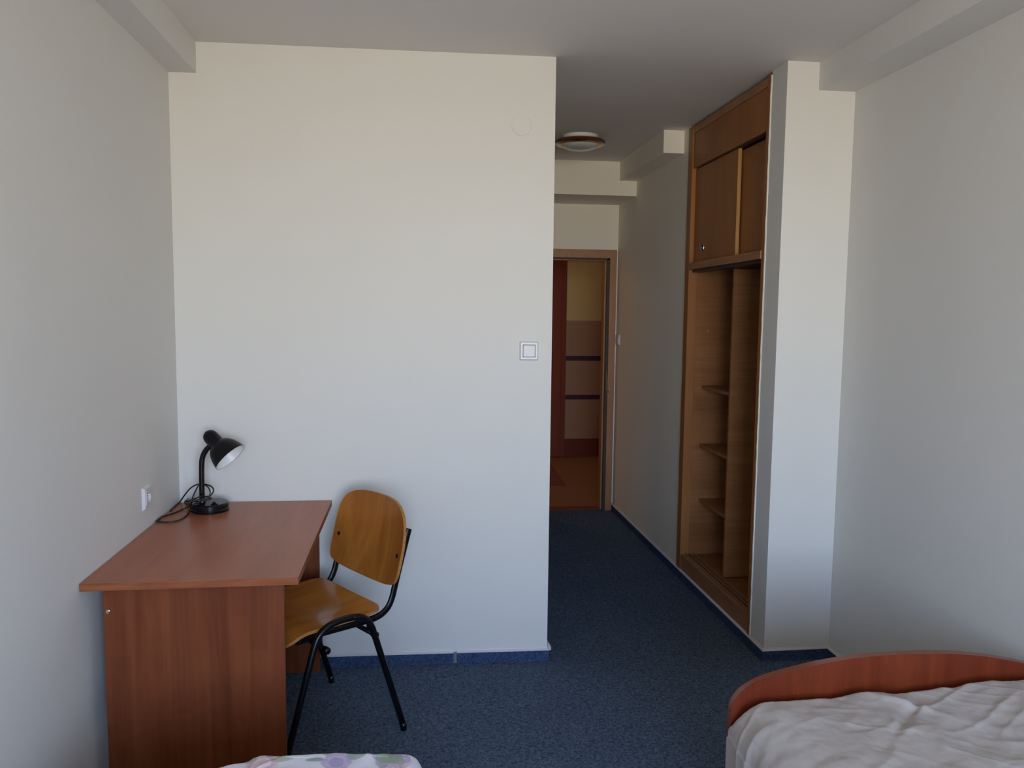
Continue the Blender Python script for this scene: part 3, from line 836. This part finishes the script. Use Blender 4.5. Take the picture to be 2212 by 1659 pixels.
def seat_pt(u, v):
    a, b_ = sq2round(u, v, 9.0)
    f_ = 0.262 + a * 0.198
    s_ = b_ * 0.229
    z = 0.4665
    z += 0.008 * max(0, (-a - 0.35) / 0.65) ** 1.6                        # rear edge turned up
    z -= 0.010 * math.exp(-((a + 0.15) / 0.45) ** 2) * (1 - b_ * b_)            # dished for sitting
    z -= 0.040 * max(0, (a - 0.55) / 0.45) ** 2                                 # waterfall front
    z += 0.003 * b_ * b_ * (1 if a < 0.3 else 1 - (a - 0.3) / 0.7)
    return cp(f_, s_, z)
bm = bmesh.new()
sheet(bm, 36, 36, lambda u, v: (seat_pt(u, v), numnorm(seat_pt, u, v)), 0.011)
st_ = chobj('seat', bm, None, mats=[M['beech'], M['ply_edge']])
sharp_caps(st_, 40)
def back_pt(u, v):
    # v: 0 bottom .. 1 top, u lateral
    b_ = 2 * u - 1
    c_ = 2 * v - 1
    r_ = max(abs(b_), abs(c_))
    x, y = b_, c_
    if r_ > 1e-6:
        n_ = 3.4 if c_ > 0 else 9.0
        d_ = (abs(b_ / r_) ** n_ + abs(c_ / r_) ** n_) ** (1 / n_)
        x, y = b_ / d_, c_ / d_
    wdt = 0.236 - 0.014 * max(0, y)
    s_ = x * wdt
    z = 0.687 + y * 0.160
    if y < 0: z += 0.022 * (abs(x) ** 2.2) * (-y)                # lower edge bows down in the middle
    f_ = 0.004 - 0.062 * (z - 0.55) / 0.3 - 0.030 * (1 - x * x) + 0.010 * ((z - 0.70) / 0.15) ** 2 - 0.004
    return cp(f_, s_, z)
bm = bmesh.new()
sheet(bm, 36, 28, lambda u, v: (back_pt(u, v) + Vector((0.014, 0, 0)), numnorm(back_pt, u, v)), 0.011)
bk_ = chobj('backrest', bm, None, mats=[M['beech_back'], M['ply_edge']])
sharp_caps(bk_, 40)
for sd in (-1, 1):
    u_ = 0.5 + sd * 0.5 * 0.93
    p_ = back_pt(0.5 + sd * 0.435, 0.375) + Vector((0.014, 0, 0)); n_ = numnorm(back_pt, 0.5 + sd * 0.435, 0.375)
    if n_.x < 0: n_ = -n_
    qq = Vector((0, 0, 1)).rotation_difference(n_).to_matrix().to_4x4()
    bm = bmesh.new(); a_lathe(bm, [(0, 0.009), (0.004, 0.009), (0.0072, 0.0075), (0.0078, 0.0055), (0.0078, 0.0)], TR(p_) @ qq, 18)
    chobj('bolt', bm, M['black_metal'], parent=bk_)
    for aa in (0.50,):
        p_ = seat_pt(aa, 0.5 + sd * 0.46); n_ = numnorm(seat_pt, aa, 0.5 + sd * 0.46)
        if n_.z < 0: n_ = -n_
        qq = Vector((0, 0, 1)).rotation_difference(n_).to_matrix().to_4x4()
        bm = bmesh.new(); a_lathe(bm, [(0, 0.0075), (0.003, 0.0075), (0.0052, 0.0065), (0.0056, 0.0045)], TR(p_) @ qq, 16)
        chobj('bolt', bm, M['chrome'], parent=st_)
ch.location = O_
ch.rotation_euler = (0, 0, ang)

# ------------------------------------------------------------------ right bed
BL, BR, BY = 0.863, 1.868, 1.970
bd = thing('bed', 'reddish wooden bed with arched footboard standing by the right wall', 'bed', ((BL + BR) / 2, 1.0, 0))
top = [(0.863, 0.30), (0.863, 0.448), (0.8655, 0.488), (0.876, 0.513), (0.897, 0.537), (0.940, 0.561), (1.0, 0.578), (1.047, 0.588), (1.10, 0.599), (1.155, 0.607), (1.22, 0.614), (1.292, 0.618), (1.366, 0.619)]
half = smooth_path([(x_, 0, z_) for x_, z_ in top], 4)
mid_ = (BL + BR) / 2
xs = [(p_.x, p_.z) for p_ in half]
outl = xs + [(2 * mid_ - x_, z_) for x_, z_ in reversed(xs[:-1])]
outl = [(BL, 0.06)] + outl + [(2 * mid_ - BL, 0.06)]
def arched(name, ya, yb, mirror_z=0.0):
    bm = bmesh.new()
    fa = [bm.verts.new((x_, ya, z_ + (mirror_z if z_ > 0.1 else 0))) for x_, z_ in outl]
    fb = [bm.verts.new((x_, yb, z_ + (mirror_z if z_ > 0.1 else 0))) for x_, z_ in outl]
    bm.faces.new(fa); bm.faces.new(fb)
    n = len(outl)
    for i in range(n):
        f = bm.faces.new((fa[i], fa[(i + 1) % n], fb[(i + 1) % n], fb[i])); f.material_index = 1
    rims = [e_ for e_ in bm.edges if len(e_.link_faces) == 2 and {f.material_index for f in e_.link_faces} == {0, 1}]
    bmesh.ops.bevel(bm, geom=rims, offset=0.0025, segments=2, affect='EDGES')
    return new_obj(name, bm, None, bd, mats=[M['board'], M['board_edge']])
arched('footboard', BY, BY + 0.024)
arched('headboard', -0.08, -0.056, 0.10)
for xa in (BL + 0.012, 2 * mid_ - BL - 0.034):
    box('side_rail', (xa, -0.055, 0.20), (xa + 0.022, BY - 0.001, 0.34), M['board'], bd, 0.002)
for xa in (BL + 0.004, 2 * mid_ - BL - 0.064):
    for ya in (-0.08, BY - 0.036):
        box('leg', (xa, ya, 0.0), (xa + 0.06, ya + 0.06, 0.06), M['board'], bd, 0.004)
box('slat_base', (BL + 0.034, -0.05, 0.22), (2 * mid_ - BL - 0.036, BY - 0.005, 0.26), M['mattress'], bd, 0.004)
box('mattress', (BL + 0.045, -0.05, 0.262), (2 * mid_ - BL - 0.045, BY - 0.012, 0.425), M['mattress'], bd, 0.03, 4, True)

def fbm(x, y, z=0.0, o_=3):
    return noise.fractal(Vector((x, y, z)), 0.9, 2.0, o_)
def ridge(x, y, ang_, sx_, sy_, seed):
    c_, s_ = math.cos(ang_), math.sin(ang_)
    u_ = (x * c_ + y * s_) * sx_; v_ = (-x * s_ + y * c_) * sy_
    u_ += 0.5 * noise.noise(Vector((x * 5, y * 5, seed + 9)))
    n_ = noise.noise(Vector((u_, v_, seed)))
    return (1 - min(1, abs(n_) * 3.2)) ** 2
def duvet_pt(s_, y):
    """s_: arc length from the hem on the left over the top to the wall"""
    hang = 0.20; r1, r2 = 0.135, 0.105
    xl = 0.848; ztop = 0.531
    arc = 0.19
    if s_ < hang:
        x = xl - 0.004; z = ztop - r2 - (hang - s_); nx, nz = -1, 0
    elif s_ < hang + arc:
        a_ = (s_ - hang) / arc * math.pi / 2
        x = xl + r1 - r1 * math.cos(a_); z = ztop - r2 + r2 * math.sin(a_)
        nx, nz = -math.cos(a_), math.sin(a_)
    else:
        x = xl + r1 + (s_ - hang - arc); z = ztop; nx, nz = 0, 1
    z += 0.022 * max(0.0, min(1.0, (x - 1.35) / 0.25)) ** 1.5 if x > 1.35 else 0
    return x, z, nx, nz
bm = bmesh.new()
NS, NY = 300, 330
SL = 0.20 + 0.19 + (1.872 - 0.983)
y_hi, y_lo = 1.9625, 0.05
V = []
for j in range(NY + 1):
    tj = j / NY
    y = y_hi - (y_hi - y_lo) * (tj ** 1.35)
    row = []
    for i in range(NS + 1):
        s_ = SL * i / NS
        x, z, nx, nz = duvet_pt(s_, y)
        dedge = y_hi - y
        tuck = 0.06 * (1 - min(1, dedge / 0.045)) ** 2.2
        amp = min(1, 0.35 + dedge / 0.12)
        d_ = 0.011 * (fbm(x * 4.5, y * 4.5, 1.0) )
        d_ += 0.0053 * ridge(x, y, math.radians(28), 3.0, 12.0, 2.3) * (0.4 + 0.6 * max(0, noise.noise(Vector((x * 3, y * 3, 5))) + .4)) * amp
        d_ += 0.0037 * ridge(x, y, math.radians(-35), 4.0, 16.0, 7.7) * amp * max(0, noise.noise(Vector((x * 4 + 3, y * 4, 8))) + .35)
        d_ += 0.0028 * ridge(x, y, math.radians(80), 5.0, 18.0, 4.1) * amp * max(0, noise.noise(Vector((x * 3 + 9, y * 3, 3))) + .3)
        d_ += 0.010 * math.exp(-(((x - 1.30) * 0.8 + (y - 1.86) * 1.0) / 0.018) ** 2) * math.exp(-((x - 1.30) / 0.07) ** 2)
        d_ -= 0.012 * math.exp(-(((x - 1.27) * 0.9 + (y - 1.80) * -1.0) / 0.020) ** 2) * math.exp(-((x - 1.27) / 0.09) ** 2)
        if nz < 0.5: d_ += 0.006 * math.sin(y * 34 + 2 * noise.noise(Vector((y * 6, s_ * 4, 0)))) * (1 - nz) * 0.6
        d_ += 0.0022 * fbm(x * 20, y * 20, 4.0, 3)
        xx = x + nx * d_; zz = z + nz * d_ - tuck * (nz if nz > 0.2 else 0.2)
        xx = min(xx, 1.880)
        row.append(bm.verts.new((xx, y, zz)))
    V.append(row)
for j in range(NY):
    for i in range(NS):
        bm.faces.new((V[j][i], V[j][i + 1], V[j + 1][i + 1], V[j + 1][i]))
# underside: inner skin so that the linen has thickness
o = new_obj('duvet', bm, M['duvet'], None, True)
md = o.modifiers.new('thick', 'SOLIDIFY'); md.thickness = 0.012; md.offset = -1
tag(o, 'rumpled plain white duvet spread over the bed with wooden footboard', 'duvet')

# ------------------------------------------------------------------ left bed with floral linen
b2 = thing('bed', 'low bed with floral linen standing along the left wall in front of the desk', 'bed', (-0.49, 0.9, 0))
box('bed_base', (-0.965, -0.10, 0.10), (-0.035, 1.80, 0.28), M['board'], b2, 0.004)
for xa in (-0.955, -0.105):
    for ya in (-0.09, 1.73):
        box('leg', (xa, ya, 0.0), (xa + 0.06, ya + 0.06, 0.10), M['board'], b2, 0.004)
box('mattress', (-0.965, -0.10, 0.282), (-0.035, 1.81, 0.405), M['mattress'], b2, 0.03, 4, True)

def prof2(x):
    K = [(-0.70, 0.434), (-0.665, 0.474), (-0.626, 0.498), (-0.56, 0.493), (-0.506, 0.492), (-0.43, 0.497), (-0.392, 0.502), (-0.372, 0.511), (-0.335, 0.516), (-0.215, 0.508), (-0.105, 0.5015), (-0.027, 0.500), (0.0, 0.487), (0.016, 0.462), (0.022, 0.435), (0.024, 0.40), (0.024, 0.33)]
    return K
K = smooth_path([(a_, 0, b__) for a_, b__ in prof2(0)], 22)
NXF = len(K)
NYF = 250
yf_hi = 1.852
pos = []; arcs = [0.0]
for i in range(1, NXF): arcs.append(arcs[-1] + (K[i] - K[i - 1]).length)
bm = bmesh.new(); V = []; PX = []; PYY = []
for j in range(NYF + 1):
    tj = j / NYF
    row = []
    # far edge rolls down over a radius, then the sheet runs toward the camera
    if j < 24:
        a_ = j / 24 * math.pi / 2
        yy = yf_hi - 0.028 * (1 - math.sin(a_)) + 0.0; yv = yf_hi - 0.03 + 0.03 * math.cos(a_) - 0.0
        yv = yf_hi - 0.030 * (1 - math.cos(a_)); dz = -0.055 * (1 - math.sin(a_))
    else:
        yv = yf_hi - 0.030 - (1.45) * ((j - 24) / (NYF - 24)) ** 1.5; dz = 0.0
    for i in range(NXF):
        k_ = K[i]
        x, z = k_.x, k_.z
        top_ = max(0.0, min(1.0, (z - 0.40) / 0.06))
        d_ = 0.0055 * fbm(x * 8, yv * 8, 3.0) + 0.004 * ridge(x, yv, 0.9, 4, 14, 1.5)
        if j < 24: d_ *= 0.5 + 0.5 * j / 24
        side = max(0.0, min(1.0, (x - 0.0) / 0.02))
        row.append(bm.verts.new((x + side * d_ * 1.2, yv + (0.006 * noise.noise(Vector((x * 9, 0, 0))) if j < 30 else 0), max(z + dz + d_ * (1 - side) - 0.004, 0.30))))
        PX.append(arcs[i]); PYY.append(yv)
    V.append(row)
bm.verts.ensure_lookup_table()
for j in range(NYF):
    for i in range(NXF - 1):
        bm.faces.new((V[j][i], V[j][i + 1], V[j + 1][i + 1], V[j + 1][i]))
PX = np.array(PX); PYY = np.array(PYY)
colr = np.tile(np.array([0.70, 0.68, 0.76]), (len(PX), 1))
def blend(mask, c_):
    global colr
    colr = colr * (1 - mask[:, None]) + np.array(c_)[None, :] * mask[:, None]
rng = np.random.RandomState(5)
def leaf(cx_, cy_, a_, L_, W_, c_):
    dx = PX - cx_; dy = PYY - cy_
    u_ = dx * math.cos(a_) + dy * math.sin(a_); v_ = -dx * math.sin(a_) + dy * math.cos(a_)
    t_ = u_ / L_
    w_ = W_ * np.sqrt(np.clip(t_ * (1 - t_), 0, 1)) * 2 * (1 - 0.3 * t_)
    mk = np.clip((w_ - np.abs(v_)) / 0.0015, 0, 1) * ((t_ > 0) & (t_ < 1))
    vein = np.clip(1 - np.abs(v_) / 0.0012, 0, 1) * 0.35
    blend(mk * 0.85, c_); blend(mk * vein, tuple(k * 0.7 for k in c_))
def flower(cx_, cy_, R_, pal):
    dx = PX - cx_; dy = PYY - cy_
    r_ = np.sqrt(dx * dx + dy * dy); a_ = np.arctan2(dy, dx)
    ph = rng.rand() * 6
    for k, (f_, n_) in enumerate(((1.0, 6), (0.78, 5), (0.55, 5), (0.33, 3))):
        edge = R_ * f_ * (0.86 + 0.14 * np.abs(np.sin(a_ * n_ / 2 + ph + k)))
        mk = np.clip((edge - r_) / 0.0018, 0, 1)
        c_ = np.array(pal[k % len(pal)])
        shade = 0.80 + 0.20 * np.clip(r_ / (edge + 1e-6), 0, 1)
        global colr
        cc_ = c_[None, :] * shade[:, None]
        colr = colr * (1 - mk[:, None] * 0.9) + cc_ * mk[:, None] * 0.9
        line = np.clip(1 - np.abs(edge - r_) / 0.0016, 0, 1) * 0.35
        blend(line, (0.36, 0.25, 0.42))
def stem_(x0, y0_, x1, y1_):
    n_ = 14
    for k in range(n_):
        f_ = k / n_
        cx_ = x0 + (x1 - x0) * f_; cy_ = y0_ + (y1_ - y0_) * f_ + 0.008 * math.sin(f_ * 3)
        mk = np.clip((0.0022 - np.sqrt((PX - cx_) ** 2 + (PYY - cy_) ** 2 * 0.5)) / 0.001, 0, 1)
        blend(mk * 0.8, (0.22, 0.28, 0.22))
pals = [[(0.56, 0.44, 0.60), (0.68, 0.55, 0.64), (0.50, 0.38, 0.58), (0.72, 0.58, 0.64)], [(0.42, 0.36, 0.58), (0.56, 0.48, 0.66), (0.38, 0.31, 0.54)], [(0.74, 0.58, 0.64), (0.64, 0.46, 0.58), (0.78, 0.66, 0.70)]]
greens = [(0.26, 0.36, 0.22), (0.22, 0.33, 0.28), (0.33, 0.42, 0.27), (0.28, 0.36, 0.34)]
xmax = arcs[-1]
for gy in range(8):
    for gx in range(6):
        bx = (gx + 0.5 * (gy % 2)) * 0.165 + rng.uniform(-0.03, 0.03) + 0.03; by = 1.80 - gy * 0.15 + rng.uniform(-0.02, 0.02)
        for q_ in range(5):
            a_ = rng.rand() * 6.28
            leaf(bx + 0.03 * math.cos(a_), by + 0.03 * math.sin(a_), a_ + rng.uniform(-.4, .4), rng.uniform(0.04, 0.06), rng.uniform(0.010, 0.016), greens[rng.randint(4)])
        stem_(bx, by, bx + rng.uniform(-0.07, 0.07), by + rng.uniform(-0.07, 0.07))
        flower(bx, by, rng.uniform(0.034, 0.050), pals[rng.randint(3)])
        for q_ in range(2):
            a_ = rng.rand() * 6.28
            flower(bx + 0.05 * math.cos(a_), by + 0.05 * math.sin(a_), rng.uniform(0.014, 0.024), pals[rng.randint(3)])
# a green spray on the left hump and a large leaf on the right, as in the photograph
for (lx, ly, a_, L_, W_) in ((0.36, 1.815, 2.4, 0.05, 0.013), (0.385, 1.82, 0.9, 0.045, 0.012), (0.40, 1.80, 0.3, 0.05, 0.012), (0.64, 1.82, -0.4, 0.075, 0.026), (0.60, 1.83, 1.2, 0.05, 0.02)):
    leaf(lx, ly, a_, L_, W_, greens[rng.randint(3)])
me = bpy.data.meshes.new('floral_duvet')
bmesh.ops.recalc_face_normals(bm, faces=bm.faces[:])
bm.to_mesh(me); bm.free()
for f in me.polygons: f.use_smooth = True
ca = me.color_attributes.new('print', 'FLOAT_COLOR', 'POINT')
buf = np.ones((len(PX), 4), dtype=np.float32); buf[:, :3] = np.clip(colr, 0, 1)
ca.data.foreach_set('color', buf.ravel())
me.materials.append(M['floral'])
o = bpy.data.objects.new('floral_duvet', me); COL.objects.link(o)
md = o.modifiers.new('thick', 'SOLIDIFY'); md.thickness = 0.008; md.offset = -1
tag(o, 'bunched white duvet printed with lilac flowers and green leaves before the desk', 'duvet')
